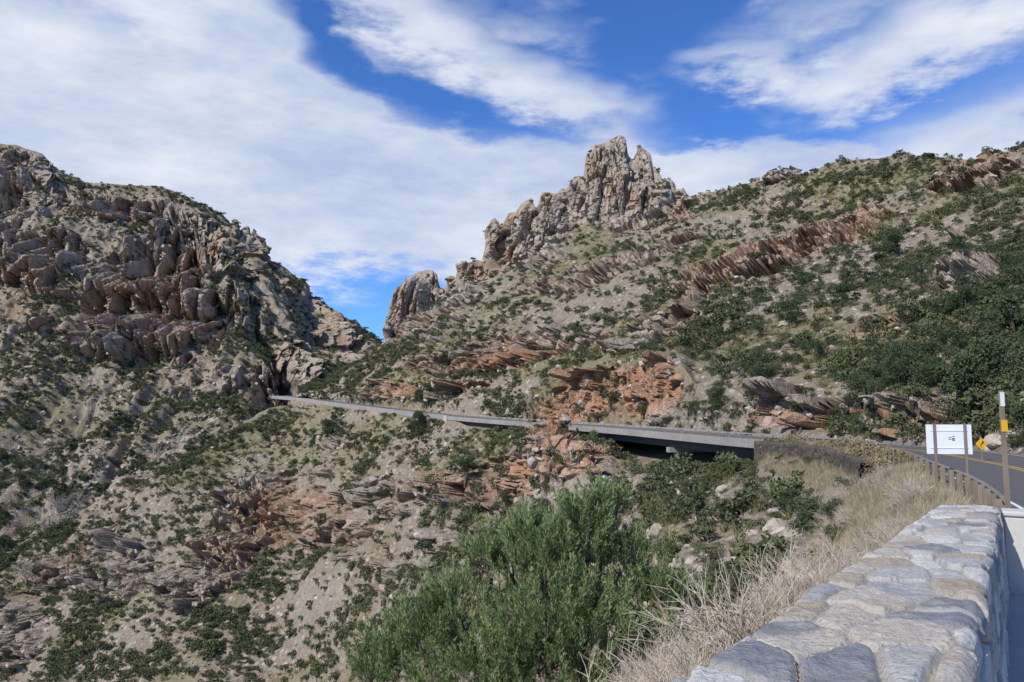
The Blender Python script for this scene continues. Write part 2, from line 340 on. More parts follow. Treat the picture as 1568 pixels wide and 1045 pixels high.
hn=N.copy(); hn[...,2]*=.1; hn/=np.linalg.norm(hn,axis=-1,keepdims=True)+1e-9
hs=N.copy(); hs[...,2]*=.5; hs/=np.linalg.norm(hs,axis=-1,keepdims=True)+1e-9
cot=np.clip(np.abs(N[...,2])/(np.hypot(N[...,0],N[...,1])+.05),0,2.2)
peak=ss(8.,8.15,sidx)*(1-ss(1060,1100,U))*ss(560,595,U)
((ra,ea),(rb,eb)),fl=joint_frames(N,P,[(4.,20.,22.),(1.8,9.,7.)],[warp*.13,warp*.12],[1,2])
wp2=np.stack([fbm(P/3.+5,2,131),fbm(P/3.+15,2,132),fbm(P/3.+25,2,133)],-1)*.22
f1d,f2d,rd=worley(P/np.array([5.,5.,8.])+warp*.3+wp2*.5,8); f1e,f2e,re=worley(P/np.array([2.1,2.1,3.2])+warp*.25+wp2,9)
ra=ra*peak+rd*(1-peak); ea=ea*peak+(f2d-f1d)*(1-peak); rb=rb*peak+re*(1-peak); eb=eb*peak+(f2e-f1e)*(1-peak)
f1c,f2c,rc_=worley(P/np.array([1.1,1.1,1.2])+warp*.1,3)
tilt=np.where(sidx>4.5,.26,-.10)*P[...,0]
hb=10.+3.*far
q1=(P[...,2]-tilt+warp[...,2]*2.5+wp2[...,0]*3+fbm(P/40.,2,71)*8)/hb+(ra-.5)*.55+(rb-.5)*.15
kd=1-.6*kn[None,:]*ss(1.9,2.5,sidx)*(sidx<4.5)
terr=np.minimum(hb*cot*.85,10)*(saw(q1,.4)-.5)*kd
joint=ss(.10,.0,ea)
dr=((.6+.4*far)*((ra-.45)*2.8*(1+.9*peak)-2.2*joint*(.6+.4*peak))+(.35+.65*mid)*((rb-.4)*1.6-1.0*ss(.10,0,eb))+((rc_-.5)*.4)*(.5+.5*mid)+(peak*8+(1-peak)*2.5)*fl)*(.5+.5*kd)
ds=(ridged(P/16.,4,41)-.2)*1.8*(.3+.7*far)+fbm(P/4.,3,42)*.8*(.4+.6*mid)
top=1-.85*peak*ss(8.8,8.97,sidx)
dirv=hn*peak[...,None]+hs*(1-peak)[...,None]
P2=P+hn*(cl_*terr*(1-peak)*ramp)[...,None]+dirv*(cl_*dr*ramp*top)[...,None]+N*((1-.7*cl_)*ds*ramp*(1-peak))[...,None]+N*(fbm(P/45.,3,90)*3.*far*ramp*(1-peak)*ss(9,8.3,sidx))[...,None]
P2[...,2]+=peak*ramp*(ra-.5)*1.6*(1-.4*ss(8.8,9,sidx))
Nz=np.abs(normals(P2)[...,2])
rock=np.clip(np.maximum(cl_*ss(.95,.75,Nz),peak*.95)+.3*cl_+ss(.6,.4,Nz)*.4,0,1)
alp=np.clip(.12+.35*ra+.3*rb+.2*rc_,0,1)*ss(-.03,.09,ea)*(.45+.55*ss(0,.07,eb))
mask=np.stack([rock,green,rust,alp],-1).reshape(-1,4)
hill=mkmesh('hillside_terrain',P2,gridq(*P2.shape[:2]),[M_front],{'mask':mask})
print('front',P2.shape,time.time()-T0)
# ------------------------------------------------------------ left mountain
FU=uc.copy(); FD=(P2,rock,green,sidx)
uc=np.concatenate([np.arange(-400,-60,10),np.arange(-60,640,1.5),np.arange(640,1000,12)]).astype(float)
m0=[(-400,1000,300),(0,1000,300),(300,900,330),(620,800,350),(1000,800,350)]
m1=[(-400,800,350),(0,780,350),(100,750,350),(200,735,355),(350,690,360),(450,650,365),(620,690,370),(1000,700,370)]
m2=[(-400,600,430),(0,580,430),(200,570,430),(400,570,430),(500,590,430),(620,640,430),(1000,680,430)]
m3=[(-400,410,500),(0,410,500),(150,420,492),(300,420,492),(400,450,490),(500,530,490),(620,600,485),(1000,670,480)]
m4=[(-400,190,600),(-100,215,605),(0,220,605),(25,223,605),(50,232,604),(65,236,603),(80,252,602),(100,267,600),(130,279,598),(165,281,596),(200,286,594),(240,286,592),(262,293,590),(300,310,588),(340,330,586),(354,343,584),(358,336,584),(364,338,584),(368,357,584),(374,348,583),(380,346,583),(384,362,583),(388,350,583),(392,352,583),(394,374,583),(398,366,582),(406,366,582),(409,398,580),(430,409,578),(455,426,575),(466,427,575),(472,450,574),(510,474,570),(540,496,566),(580,520,560),(620,548,556),(700,600,550),(1000,680,540)]
ml=[]
for tab,sm in ((m0,20),(m1,15),(m2,15),(m3,15),(m4,.8)):
    v,Dm=line(tab,uc,sm); ml.append((Dm,W(uc,v,Dm)[:,2]))
ml.append((ml[-1][0]+150,ml[-1][1]-90))
P,sidx=loft(ml,[60,100,115,125,8],uc); U,V=UV(P); N=normals(P)
warp=np.stack([fbm(P/20.+5,2,31),fbm(P/20.+15,2,32),fbm(P/20.+25,2,33)],-1)
nz=fbm(P/45.,4,11); nf=fbm(P/13.,3,12)
rE=ell(U,V,[(230,460,130,80,10,1.2),(100,420,70,55,0,1),(310,400,80,60,20,.9),(385,375,25,35,0,1.2),(450,560,40,50,20,1),(30,260,60,35,0,.9),(40,400,60,50,0,.9),(250,340,100,30,15,.8),(520,520,50,25,40,.8),(380,440,60,40,20,.8),(150,320,60,25,10,.7),(80,520,60,30,0,.7),(330,500,60,35,0,.6)])
cl_=np.clip(ss(.02,.38,nz*.9+nf*.35+rE*.75-.12),0,1)*(1-.7*ss(610,700,V))
green=ss(-.1,.4,fbm(P/40.,4,55))*.7
rust=np.clip(.4*ss(.0,.5,fbm(P/45.,3,77))+ell(U,V,[(60,460,70,50,0,.6),(110,510,70,25,0,.7),(240,470,90,60,0,.3)]),0,1)
hn=N.copy(); hn[...,2]*=.1; hn/=np.linalg.norm(hn,axis=-1,keepdims=True)+1e-9
cot=np.clip(np.abs(N[...,2])/(np.hypot(N[...,0],N[...,1])+.05),0,2.5)
((ra,ea),(rb,eb)),fl=joint_frames(N,P,[(6.5,30.,60.),(2.8,14.,24.)],[warp*.13,warp*.11],[5,6])
f1c,f2c,rc_=worley(P/np.array([2.,2.,3.5]),7)
q1=(P[...,2]+.1*P[...,0]+warp[...,2]*4+fbm(P/80.,2,71)*18)/40.+(ra-.5)*.5+(rb-.5)*.1
joint=ss(.12,0,ea); top=ss(4.0,3.88,sidx)
dr=np.minimum(40*cot*.85,28)*(saw(q1,.42)-.5)*ss(3.95,3.6,sidx)+(ra-.45)*7.-5.5*joint+(rb-.4)*3.-2.4*ss(.11,0,eb)+(rc_-.5)*.6+fl*9
ds=(ridged(P/40.,4,41)-.2)*6+fbm(P/9.,3,42)*2.2
big=fl*10*ss(4.,3.6,sidx)*ss(.3,1.2,sidx)+fbm(P/60.,2,90)*10*ss(4.,3.6,sidx)*ss(.3,1.2,sidx)
cave=ell(U,V,[(242,462,11,32,8,1),(182,478,8,36,10,.9),(212,455,6,30,5,.7),(300,430,6,26,5,.6),(128,455,7,24,0,.6),(352,470,7,26,10,.5),(395,500,6,24,0,.5),(90,400,6,20,0,.5),(440,560,7,24,0,.6),(165,440,5,22,5,.6),(268,480,5,25,6,.6)])
P2=P+hn*(cl_*dr*(.25+.75*top)-cave*15*top)[...,None]+N*((1-.7*cl_)*ds*(.3+.7*top)+big)[...,None]
P2[...,2]+=cl_*(ra-.5)*2.
Nz=np.abs(normals(P2)[...,2])
rock=np.clip(cl_*ss(.95,.72,Nz)+.35*cl_+ss(.6,.4,Nz)*.5,0,1)
alp=np.clip(.12+.35*ra+.3*rb+.2*rc_,0,1)*ss(-.03,.09,ea)*(.45+.55*ss(0,.07,eb))*(1-.8*cave)
mask=np.stack([rock,green,rust,alp],-1).reshape(-1,4)
mkmesh('mountain_terrain',P2,gridq(*P2.shape[:2]),[M_far],{'mask':mask})
MT=(P2,rock,green,sidx); MU=uc.copy()
print('mountain',P2.shape,time.time()-T0)
g=np.linspace(-1,1,60); g=np.sign(g)*np.abs(g)**2*8000
gx,gy=np.meshgrid(g,g); gp=np.stack([gx,gy,-150+fbm(np.stack([gx,gy,0*gx],-1)/400.,3,5)*18],-1)
mkmesh('ground',gp,gridq(60,60),[M_far],{'mask':np.tile([.1,.5,.1,.5],(3600,1))},smooth=True)
# ------------------------------------------------------------ road-side embankment
idx=rows(-29,70)
k=len(idx)
ii=np.linspace(0,k-1,1400); Pc=np.stack([np.interp(ii,np.arange(k),RO[idx,c]) for c in range(3)],1); Nc=np.stack([np.interp(ii,np.arange(k),RN[idx,c]) for c in range(3)],1)
off=-(26*np.linspace(0,1,170)**1.7)
prof=np.interp(-off,[0,.6,1.2,1.9,3,5,8,14,26],[-.03,-.08,-.2,-.55,-1.6,-3.7,-7.2,-13.5,-26])
E=Pc[:,None]+Nc[:,None]*off[None,:,None]; E[...,2]+=prof[None]
mu=ss(.5,2.5,-off)[None]
E[...,2]+=mu*(fbm(E/2.5,4,8)*.45+fbm(E/.5,3,9)*.09)-ss(30,60,Pc[:,1])[:,None]*ss(3,9,-off)[None]*5
E=E[:,::-1]
em=np.stack([0*E[...,0]+.05,.15+0*E[...,0],0*E[...,0],.5+0*E[...,0]],-1).reshape(-1,4)
M_bank=terrain_mat('bank_soil',3.)
mkmesh('roadside_slope',E,gridq(*E.shape[:2])[:,::-1],[M_bank],{'mask':em},smooth=True)
BANK=(Pc,Nc,E[:,::-1],off)
b=Buf(); sweep(b,rows(-29,330),[(9.0,-.06),(10.2,-.1),(13,-.5)],False); b.obj('road_verge',[M_bank])
# ------------------------------------------------------------ road
b=Buf(); ri=rows(-29,375)
sweep(b,ri,[(0.0,0),(9.2,0)],False,0)
for o in (4.45,4.75): sweep(b,ri,[(o,.012),(o+.12,.012)],False,1)
for o in (.9,8.5): sweep(b,ri,[(o,.012),(o+.12,.012)],False,2)
b.obj('road',[M_asph,M_yel,M_wht])
b=Buf(); sweep(b,rows(-29,13.5),rect(.02,1.15,-.1,.12)); b.obj('sidewalk',[M_walk])
# ------------------------------------------------------------ viaduct
br=rows(72,187); b=Buf()
sweep(b,br,rect(-.3,9.6,-.42,-.02),m=0)
sweep(b,br,rect(-.42,-.12,-.60,.28),m=0)
sweep(b,br,rect(9.4,9.65,-.3,.28),m=0)
for o in (.6,4.3,8.2): sweep(b,br,rect(o,o+.5,-1.6,-.43),m=1)
s=np.concatenate([[0],np.cumsum(np.linalg.norm(np.diff(RO[br],axis=0),axis=1))])
for d in np.arange(0,s[-1],2.4):
    p=np.array([np.interp(d,s,RO[br,c]) for c in range(3)]); n_=np.array([np.interp(d,s,RN[br,c]) for c in range(3)])
    b.box(p+n_*-.27+np.array([0,0,.55]),(.07,.07,.28),m=2)
sweep(b,br,rect(-.31,-.23,.74,.86),m=0); sweep(b,br,rect(-.30,-.24,.50,.56),m=2)
for y in (84.5,100,136,160):
    i=at_y(y); p=RO[i]; n_=RN[i]; d_=dd[i]; R=np.stack([n_,d_,[0,0,1]],1)
    b.box(p+n_*4.6+[0,0,-1.92],(4.6,.45,.32),R,0)
    for o in (1.3,7.6): b.tube([p+n_*o+[0,0,-2.1],p+n_*o+[0,0,-5],p+n_*o+[0,0,-9]],[.45,.45,.5],10,0)
i=at_y(186); p=RO[i]; n_=RN[i]; d_=dd[i]; R=np.stack([n_,d_,[0,0,1]],1)
b.box(p+n_*.3+[0,0,-1.2],(1.0,1.2,1.6),R,3)
b.obj('viaduct',[M_conc,M_dark,M_steel,M_rock])
b=Buf(); sweep(b,rows(187,345),rect(-.35,-.1,-.8,.5)); b.obj('parapet_wall',[M_conc])
def rail(name,y0,y1,o):
    b=Buf(); id_=rows(y0,y1)
    sweep(b,id_,[(o-.02,.42),(o-.08,.48),(o-.02,.54),(o-.02,.60),(o-.08,.66),(o-.02,.72)],False,0)
    s=np.concatenate([[0],np.cumsum(np.linalg.norm(np.diff(RO[id_],axis=0),axis=1))])
    for d in np.arange(.3,s[-1],1.9):
        p=np.array([np.interp(d,s,RO[id_,c]) for c in range(3)]); n_=np.array([np.interp(d,s,RN[id_,c]) for c in range(3)]); n_/=np.linalg.norm(n_)
        R=np.stack([n_,[-n_[1],n_[0],0],[0,0,1]],1)
        b.box(p+n_*(o+.06-.25)+[0,0,.15],(.08,.09,.55),R,1)
    b.obj(name,[M_steel,M_wood])
rail('guardrail',10.6,71,.1)
# ------------------------------------------------------------ masonry
def stone_wall(name,Pl,Nl,prof,cell,nper,nlen,amp,seed,mat):
    prof=np.array(prof,float); L=np.concatenate([[0],np.cumsum(np.linalg.norm(np.diff(prof,axis=0),axis=1))])
    sp=np.linspace(0,L[-1],nper); po=np.interp(sp,L,prof[:,0]); pz=np.interp(sp,L,prof[:,1])
    to=np.gradient(po); tz=np.gradient(pz); nn=np.hypot(to,tz); no,nzv=-tz/nn,to/nn
    kr=np.ones(5)/5; no=np.convolve(np.pad(no,2,'edge'),kr,'valid'); nzv=np.convolve(np.pad(nzv,2,'edge'),kr,'valid')
    S_=np.concatenate([[0],np.cumsum(np.linalg.norm(np.diff(Pl,axis=0),axis=1))]); sl=np.linspace(0,S_[-1],nlen)
    B=np.stack([np.interp(sl,S_,Pl[:,c]) for c in range(3)],1); Nn=np.stack([np.interp(sl,S_,Nl[:,c]) for c in range(3)],1)
    A=np.stack(np.meshgrid(sl/cell[0],sp/cell[1],indexing='ij')+[np.zeros((nlen,nper))],-1)
    A2=A.copy(); A2[...,0]+=fbm(A*.8+2,2,seed)*.35; A2[...,1]+=fbm(A*.8+9,2,seed+1)*.3
    A2[...,2]=.5
    f1,f2,rr=worley(A2,seed,False,True)
    e=f2-f1+.03*fbm(A*4,3,seed+21)
    edge=ss(.035,.11,e); bev=ss(.02,.26,e)
    h=amp*(.75*edge*(.15+1.1*rr)+.06*bev+.5*edge*fbm(A*2.2,4,seed+3)+.14*fbm(A*9,3,seed+5))
    Pw=B[:,None]+Nn[:,None]*(po+no*h)[...,None]; Pw[...,2]+=pz[None]+nzv[None]*h
    mk=np.stack([edge,rr,fbm(A*2,3,seed+6)*.5+.5,(rr*57.3)%1],-1).reshape(-1,4)
    return mkmesh(name,Pw,gridq(nlen,nper)[:,::-1],[mat],{'mask':mk},smooth=True)
def stone_mat(name,pal,mortar,fs,lite,stain):
    k=NT(name); pos=k.n('ShaderNodeNewGeometry').outputs['Position']; at=k.n('ShaderNodeAttribute',attribute_name='mask'); sp=k.n('ShaderNodeSeparateColor'); k.l(at.outputs['Color'],sp.inputs[0])
    r=k.n('ShaderNodeValToRGB'); r.color_ramp.interpolation='CONSTANT'; k.l(at.outputs['Alpha'],r.inputs[0])
    el=r.color_ramp.elements; el[0].color=pal[0]+(1,); el[1].position=1/len(pal); el[1].color=pal[1]+(1,)
    for i,c in enumerate(pal[2:]): e=el.new((i+2)/len(pal)); e.color=c+(1,)
    n=k.noise(pos,9*fs,7,.7); n2=k.noise(pos,60*fs,4,.7); n3=k.noise(pos,2.5*fs,4,.6)
    c=k.mix(k.rng(n,.4,.7,0,.45),r.outputs[0],lite); c=k.mix(k.rng(n2,.52,.3,0,.7),c,tuple(x*.28 for x in lite)); c=k.mix(k.rng(n3,.56,.7,0,.45),c,stain)
    c=k.mix(sp.outputs[0],k.mix(n2,mortar,tuple(x*.7 for x in mortar)),c)
    h=k.math('ADD',n,k.math('MULTIPLY',n2,.35)); return k.pbr(c,.9,h,.03/fs,1.,spec=.15)
M_stone=stone_mat('granite_wall_stone',[(.36,.36,.365),(.58,.565,.53),(.20,.21,.235),(.50,.45,.37),(.44,.435,.42),(.62,.60,.56),(.40,.33,.24)],(.46,.435,.39),1.,(.60,.58,.54),(.36,.28,.18))
M_stone2=stone_mat('dark_wall_stone',[(.10,.085,.07),(.14,.12,.095),(.075,.065,.055),(.12,.09,.07)],(.07,.06,.05),.3,(.16,.135,.11),(.12,.09,.07))
yy=np.linspace(-3,8.75,60); Pl=np.stack([.629*yy-.15,yy,-1.6-.052*yy],1); Nl=np.tile([.8465,-.5325,0],(60,1))
stone_wall('stone_wall',Pl,Nl,[(-.62,-1.2),(-.57,1.04),(-.55,1.06),(-.02,1.06),(0,1.04),(.02,-.15)],(.40,.20),460,1900,.028,4,M_stone)
def pillar(x,y,z,h,w,l,name):
    b=Buf(); n_=np.array([.8465,-.5325,0]); d_=np.array([.5325,.8465,0]); R=np.stack([n_,d_,[0,0,1]],1)
    b.box([x,y,z+h/2],(w,l,h/2),R,0); b.box([x,y,z+h+.03],(w+.02,l+.02,.03),R,0)
    o=b.obj(name,[M_pil]); m=o.modifiers.new('bevel','BEVEL'); m.width=.02; m.segments=2; return o
pillar(5.60,8.85,-2.3,1.22,.13,.16,'wall_end_pillar')
id_=rows(38,74); stone_wall('retaining_wall',RO[id_]+RN[id_]*-2.0,RN[id_],[(-.55,-3.6),(-.35,.22),(0,.25),(0.25,.1)],(1.1,.5),90,700,.08,14,M_stone2)
# ------------------------------------------------------------ signs
c=W(1453,673,27.5); b=Buf(); yaw=math.radians(-14); r_=np.array([math.cos(yaw),math.sin(yaw),0]); f_=np.array([-math.sin(yaw),math.cos(yaw),0]); R=np.stack([r_,f_,[0,0,1]],1)
b.box(c,(.72,.008,.51),R,0)
for o in (-.46,.50):
    b.box(c+r_*o-f_*.045+[0,0,-.75],(.035,.03,1.3),R,1)
for z in (-.3,.3): b.box(c-f_*.018+[0,0,z],(.60,.008,.012),R,0)
for o,z,w,h in ((.14,.0,.045,.05),(.03,.06,.05,.012),(.03,.0,.05,.01),(.14,.1,.05,.01)): b.box(c+r_*o-f_*.012+[0,0,z],(w,.003,h),R,2)
b.obj('road_sign',[M_alu,M_wood,M_steel])
c=W(1503,680,44); b=Buf(); q=math.pi/4; R2=np.stack([[math.cos(q),0,math.sin(q)],[0,1,0],[-math.sin(q),0,math.cos(q)]],1)
b.box(c,(.24,.01,.24),R2,0); b.box(c+[0,.04,-.7],(.035,.03,1.1),None,1)
b.tube([c+[-.05,-.02,-.14],c+[-.05,-.02,-.02],c+[.06,-.02,.05],c+[.06,-.02,.12]],.025,5,2); b.tube([c+[.06,-.02,.10],c+[.06,-.02,.18]],[.06,.005],5,2)
b.obj('curve_warning_sign',[M_signy,M_wood,M_black])
c=W(1538,690,13.5); b=Buf(); b.box(c+[0,0,-.15],(.032,.025,1.17),None,0); b.box(c+[0.01,-.03,.42],(.05,.006,.10),None,1); b.box(c+[0,-.03,.87],(.035,.006,.12),None,2)
b.obj('marker_post',[M_wood,M_signy,M_wht])
# ------------------------------------------------------------ plants
def shrub(name,n,ls,seed,mat,lobes=5,h=.75,link=False,trunk=True,wide=.42):
    r=np.random.default_rng(seed); b=Buf()
    lc=np.stack([r.normal(0,wide*.55,lobes),r.normal(0,wide*.55,lobes),r.uniform(.3,h*.8,lobes)],1); lr=r.uniform(.16,.30,lobes)
    w=lr**2; w/=w.sum(); k=r.choice(lobes,n,p=w); d=unit(n,r); d[:,2]=np.where(d[:,2]<-.4,-d[:,2],d[:,2]); rad=lr[k]*r.uniform(.55,1.08,n)
    C=lc[k]+d*rad[:,None]*[1,1,.85]
    keep=fbm(C*6+seed,2,seed)>-.28; C=C[keep]; d=d[keep]; k=k[keep]; n=len(C)
    A=unit(n,r)*.7+d*.6; A/=np.linalg.norm(A,axis=1)[:,None]; B=np.cross(A,unit(n,r)); B/=np.linalg.norm(B,axis=1)[:,None]+1e-6
    s_=ls*r.uniform(.6,1.4,n)[:,None]
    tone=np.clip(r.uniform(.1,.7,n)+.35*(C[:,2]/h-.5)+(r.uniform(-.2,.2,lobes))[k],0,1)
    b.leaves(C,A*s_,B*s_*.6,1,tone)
    if trunk:
        for j in range(min(lobes,5)):
            b.tube([[0,0,-.25],[lc[j,0]*.35,lc[j,1]*.35,lc[j,2]*.45],lc[j]],[.035,.022,.008],5,0)
    return b.obj(name,[M_bark,mat],link)
def rockmesh(name,seed):
    import bmesh
    bm=bmesh.new(); bmesh.ops.create_icosphere(bm,subdivisions=3,radius=.5); 
    C=np.array([v.co for v in bm.verts]); r=np.random.default_rng(seed)
    for _ in range(9):
        d=unit(1,r)[0]; m=r.uniform(.22,.38); t=C@d; C=C-np.where(t>m,t-m,0)[:,None]*d
    C=C*[1,r.uniform(.6,1),r.uniform(.5,.8)]+.02*unit(len(C),r)
    for v,c in zip(bm.verts,C): v.co=c
    me=bpy.data.meshes.new(name); bm.to_mesh(me); bm.free(); me.materials.append(M_rock); return bpy.data.objects.new(name,me)
def tuft(name,n,seed,mat,h=1.,spread=.25,w=.02,lean=.5):
    r=np.random.default_rng(seed); b=Buf(); a=r.uniform(0,6.28,n); rr=spread*np.sqrt(r.uniform(0,1,n)); C=np.stack([rr*np.cos(a),rr*np.sin(a),0*a],1)
    L=h*r.uniform(.4,1,n); ln=lean*r.uniform(.2,1,n); th=a+r.normal(0,.7,n); dr_=np.stack([np.cos(th)*ln,np.sin(th)*ln,np.ones(n)],1)*L[:,None]
    sd=np.stack([-np.sin(th),np.cos(th),0*th],1)*w; m_=C+dr_*.55; e=C+dr_+np.stack([np.cos(th),np.sin(th),-.5+0*th],1)*(L*ln*.35)[:,None]
    Vv=np.stack([C-sd,C+sd,m_+sd*.7,m_-sd*.7,e+sd*.15,e-sd*.15],1); o=np.arange(n)[:,None]*6
    Q=np.concatenate([o+[0,1,2,3],o+[3,2,4,5]]); b.add(Vv,Q,0,np.repeat(r.uniform(0,1,n),6)); return b.obj(name,[mat],False)
def twigbush(name,seed,mat,n=26,depth=3,r0=.012):
    r=np.random.default_rng(seed); b=Buf()
    def rec(p,d,L,rad,k):
        q=p+d*L*.5+r.normal(0,.05*L,3); e=q+d*L*.5+r.normal(0,.07*L,3); b.tube([p,q,e],[rad,rad*.8,rad*.5],3,0)
        if k>0:
            for _ in range(3):
                dn=d+r.normal(0,.45,3); dn/=np.linalg.norm(dn); st=p+(e-p)*r.uniform(.4,1); rec(st,dn,L*r.uniform(.5,.75),rad*.6,k-1)
    for _ in range(n):
        d=r.normal(0,.45,3); d[2]=1; d/=np.linalg.norm(d); rec(np.array([r.normal(0,.08),r.normal(0,.08),0]),d,r.uniform(.3,.55),r0,depth)
    return b.obj(name,[mat],False)
def scatter(name,pts,rot,scl,pick,src):
    n=len(pts); me=bpy.data.meshes.new(name); me.vertices.add(n); me.vertices.foreach_set('co',np.asarray(pts,np.float32).ravel()); me.update()
    a=me.attributes.new('rot','FLOAT_VECTOR','POINT'); a.data.foreach_set('vector',np.asarray(rot,np.float32).ravel())
    a=me.attributes.new('scl','FLOAT_VECTOR','POINT'); a.data.foreach_set('vector',np.asarray(scl,np.float32).ravel())
    a=me.attributes.new('pick','INT','POINT'); a.data.foreach_set('value',np.asarray(pick,np.int32))
    ob=bpy.data.objects.new(name,me); COL.objects.link(ob)
    c=bpy.data.collections.new(name+'_variants')
    for s_ in src: c.objects.link(s_)
    g=bpy.data.node_groups.new(name,'GeometryNodeTree'); g.interface.new_socket('Geometry',in_out='INPUT',socket_type='NodeSocketGeometry'); g.interface.new_socket('Geometry',in_out='OUTPUT',socket_type='NodeSocketGeometry')
    gi=g.nodes.new('NodeGroupInput'); go=g.nodes.new('NodeGroupOutput'); ip=g.nodes.new('GeometryNodeInstanceOnPoints'); ci=g.nodes.new('GeometryNodeCollectionInfo')
    ci.inputs['Collection'].default_value=c; ci.inputs['Separate Children'].default_value=True; ci.inputs['Reset Children'].default_value=True
    L=g.links.new
    def na(nm,ty):
        x=g.nodes.new('GeometryNodeInputNamedAttribute'); x.data_type=ty; x.inputs['Name'].default_value=nm; return [o for o in x.outputs if o.enabled][0]
    L(gi.outputs[0],ip.inputs['Points']); L(ci.outputs[0],ip.inputs['Instance']); ip.inputs['Pick Instance'].default_value=True
    L(na('pick','INT'),ip.inputs['Instance Index']); L(na('rot','FLOAT_VECTOR'),ip.inputs['Rotation']); L(na('scl','FLOAT_VECTOR'),ip.inputs['Scale']); L(ip.outputs[0],go.inputs[0])
    m=ob.modifiers.new('instances','NODES'); m.node_group=g; return ob
def sample(T,n,wfun,u0=-100,u1=1680,ucols=None):
    Pn,rk,gr,si=T; w=wfun(Pn,rk,gr,si)*((ucols>u0)&(ucols<u1))[None,:]
    w=np.maximum(w.ravel(),0); w=w/w.sum(); k=rng.choice(len(w),n,p=w); return Pn.reshape(-1,3)[k],k
def place(name,T,n,wfun,s0,s1,src,uc_,sink=.1,tilt=.1,pw=1.5,**kw):
    p,k=sample(T,n,wfun,ucols=uc_,**kw); sc=s0+(s1-s0)*rng.uniform(0,1,n)**pw; p=p.copy(); p[:,2]-=sink*sc
    rot=np.stack([rng.normal(0,tilt,n),rng.normal(0,tilt,n),rng.uniform(0,6.28,n)],1); S3=sc[:,None]*np.stack([rng.uniform(.8,1.25,n),rng.uniform(.8,1.25,n),rng.uniform(.75,1.1,n)],1)
    return scatter(name,p,rot,S3,rng.integers(0,len(src),n),src)
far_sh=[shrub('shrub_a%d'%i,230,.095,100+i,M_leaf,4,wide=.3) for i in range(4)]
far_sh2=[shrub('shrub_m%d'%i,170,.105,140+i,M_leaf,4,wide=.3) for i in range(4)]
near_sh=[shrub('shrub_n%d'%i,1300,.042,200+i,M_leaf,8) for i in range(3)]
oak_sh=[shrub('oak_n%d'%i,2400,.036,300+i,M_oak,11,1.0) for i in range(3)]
rocks=[rockmesh('rock_%d'%i,i) for i in range(6)]
tufts=[tuft('tuft_g%d'%i,40,i,M_tuft,.8,.35,.035,.8) for i in range(3)]
uvc=FU[None,:]
def offroad(si): return np.where((si>3.9)&(si<5.12),0.,1.)
def cl(Pn,s,sd): return ss(-.12,.3,fbm(Pn/s,3,sd))
ok_=lambda si: np.where((uvc>1230)&(si<4.2),0,1)*offroad(si)
gul=lambda si: 1-.6*ss(920,960,uvc)*(uvc<1230)*(si<3.9)*(si>1.5)
def wf_shrub(Pn,rk,gr,si): return (Pn[...,1]/300.)**1.1*(1-.85*rk)*(.25+cl(Pn,12.,61))*(si>.8)*(si<8.97)*ok_(si)*gul(si)
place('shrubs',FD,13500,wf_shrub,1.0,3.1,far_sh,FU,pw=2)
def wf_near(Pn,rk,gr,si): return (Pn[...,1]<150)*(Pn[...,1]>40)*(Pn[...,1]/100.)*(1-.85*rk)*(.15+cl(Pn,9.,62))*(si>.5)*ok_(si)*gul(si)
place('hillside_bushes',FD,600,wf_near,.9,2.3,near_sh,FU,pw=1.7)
def wf_oak(Pn,rk,gr,si):
    reg=ss(1050,1350,uvc)*(si>5.25)*(si<7.5)*ss(230,100,Pn[...,1])+.1*ss(450,700,uvc)*(si>1)*(si<3.7)*(uvc<950)+.1*(si>5.3)*(si<7.8)
    return reg*(1-.85*rk)*(.15+cl(Pn,12.,63))*ok_(si)
place('oak_scrub',FD,310,wf_oak,1.4,3.6,oak_sh,FU,pw=1.8)
place('boulders',FD,9500,lambda Pn,rk,gr,si:(Pn[...,1]/300.)**.7*(.3+cl(Pn,10.,64))*(si<8.9)*ok_(si),.35,2.4,rocks,FU,sink=.15,tilt=.4,pw=3)
place('green_tufts',FD,12000,lambda Pn,rk,gr,si:(Pn[...,1]/300.)**.5*(.1+gr)*(1-.8*rk)*(si<8.97)*ok_(si),.5,1.4,tufts,FU,sink=0)
place('skyline_shrubs',FD,60,lambda Pn,rk,gr,si:(np.abs(si-8.97)<.04)*(uvc>1060)*(.03+(uvc>1240)*.4),.8,2.2,[o.copy() for o in far_sh],FU,u0=1060,u1=1640)
place('mountain_shrubs',MT,9500,lambda Pn,rk,gr,si:(Pn[...,1]/500.)*(1-.88*rk)*(.3+cl(Pn,25.,65))*(si<3.97),1.8,4.6,far_sh2,MU,u1=640,pw=1.8)
place('valley_trees',MT,190,lambda Pn,rk,gr,si:(si>.45)*(si<1.35)*(.05+cl(Pn,18.,67)),3.,7.,[o.copy() for o in oak_sh],MU,u1=480,pw=1.5)
place('mountain_boulders',MT,4500,lambda Pn,rk,gr,si:(.3+cl(Pn,20.,66))*(si<3.9),1.,5.,[o.copy() for o in rocks],MU,sink=.15,tilt=.4,u1=640,pw=3)
Pc,Nc,EE,off=BANK
def bank(n,y0,y1,o0,o1,p=1.):
    yv=EE[:,0,1]; ok=np.where((yv>y0)&(yv<y1))[0]; i=rng.choice(ok,n); o=o0+(o1-o0)*rng.uniform(0,1,n)**p; j=np.array([np.argmin(np.abs(-off-x)) for x in o]); return EE[i,j].copy()
gr_=[tuft('grass_%d'%i,60,50+i,M_grass,.6,.16,.006,.55) for i in range(4)]
def put(name,p,s0,s1,src,tilt=.15):
    n=len(p); sc=rng.uniform(s0,s1,n); rot=np.stack([rng.normal(0,tilt,n),rng.normal(0,tilt,n),rng.uniform(0,6.28,n)],1); return scatter(name,p,rot,np.repeat(sc[:,None],3,1),rng.integers(0,len(src),n),src)
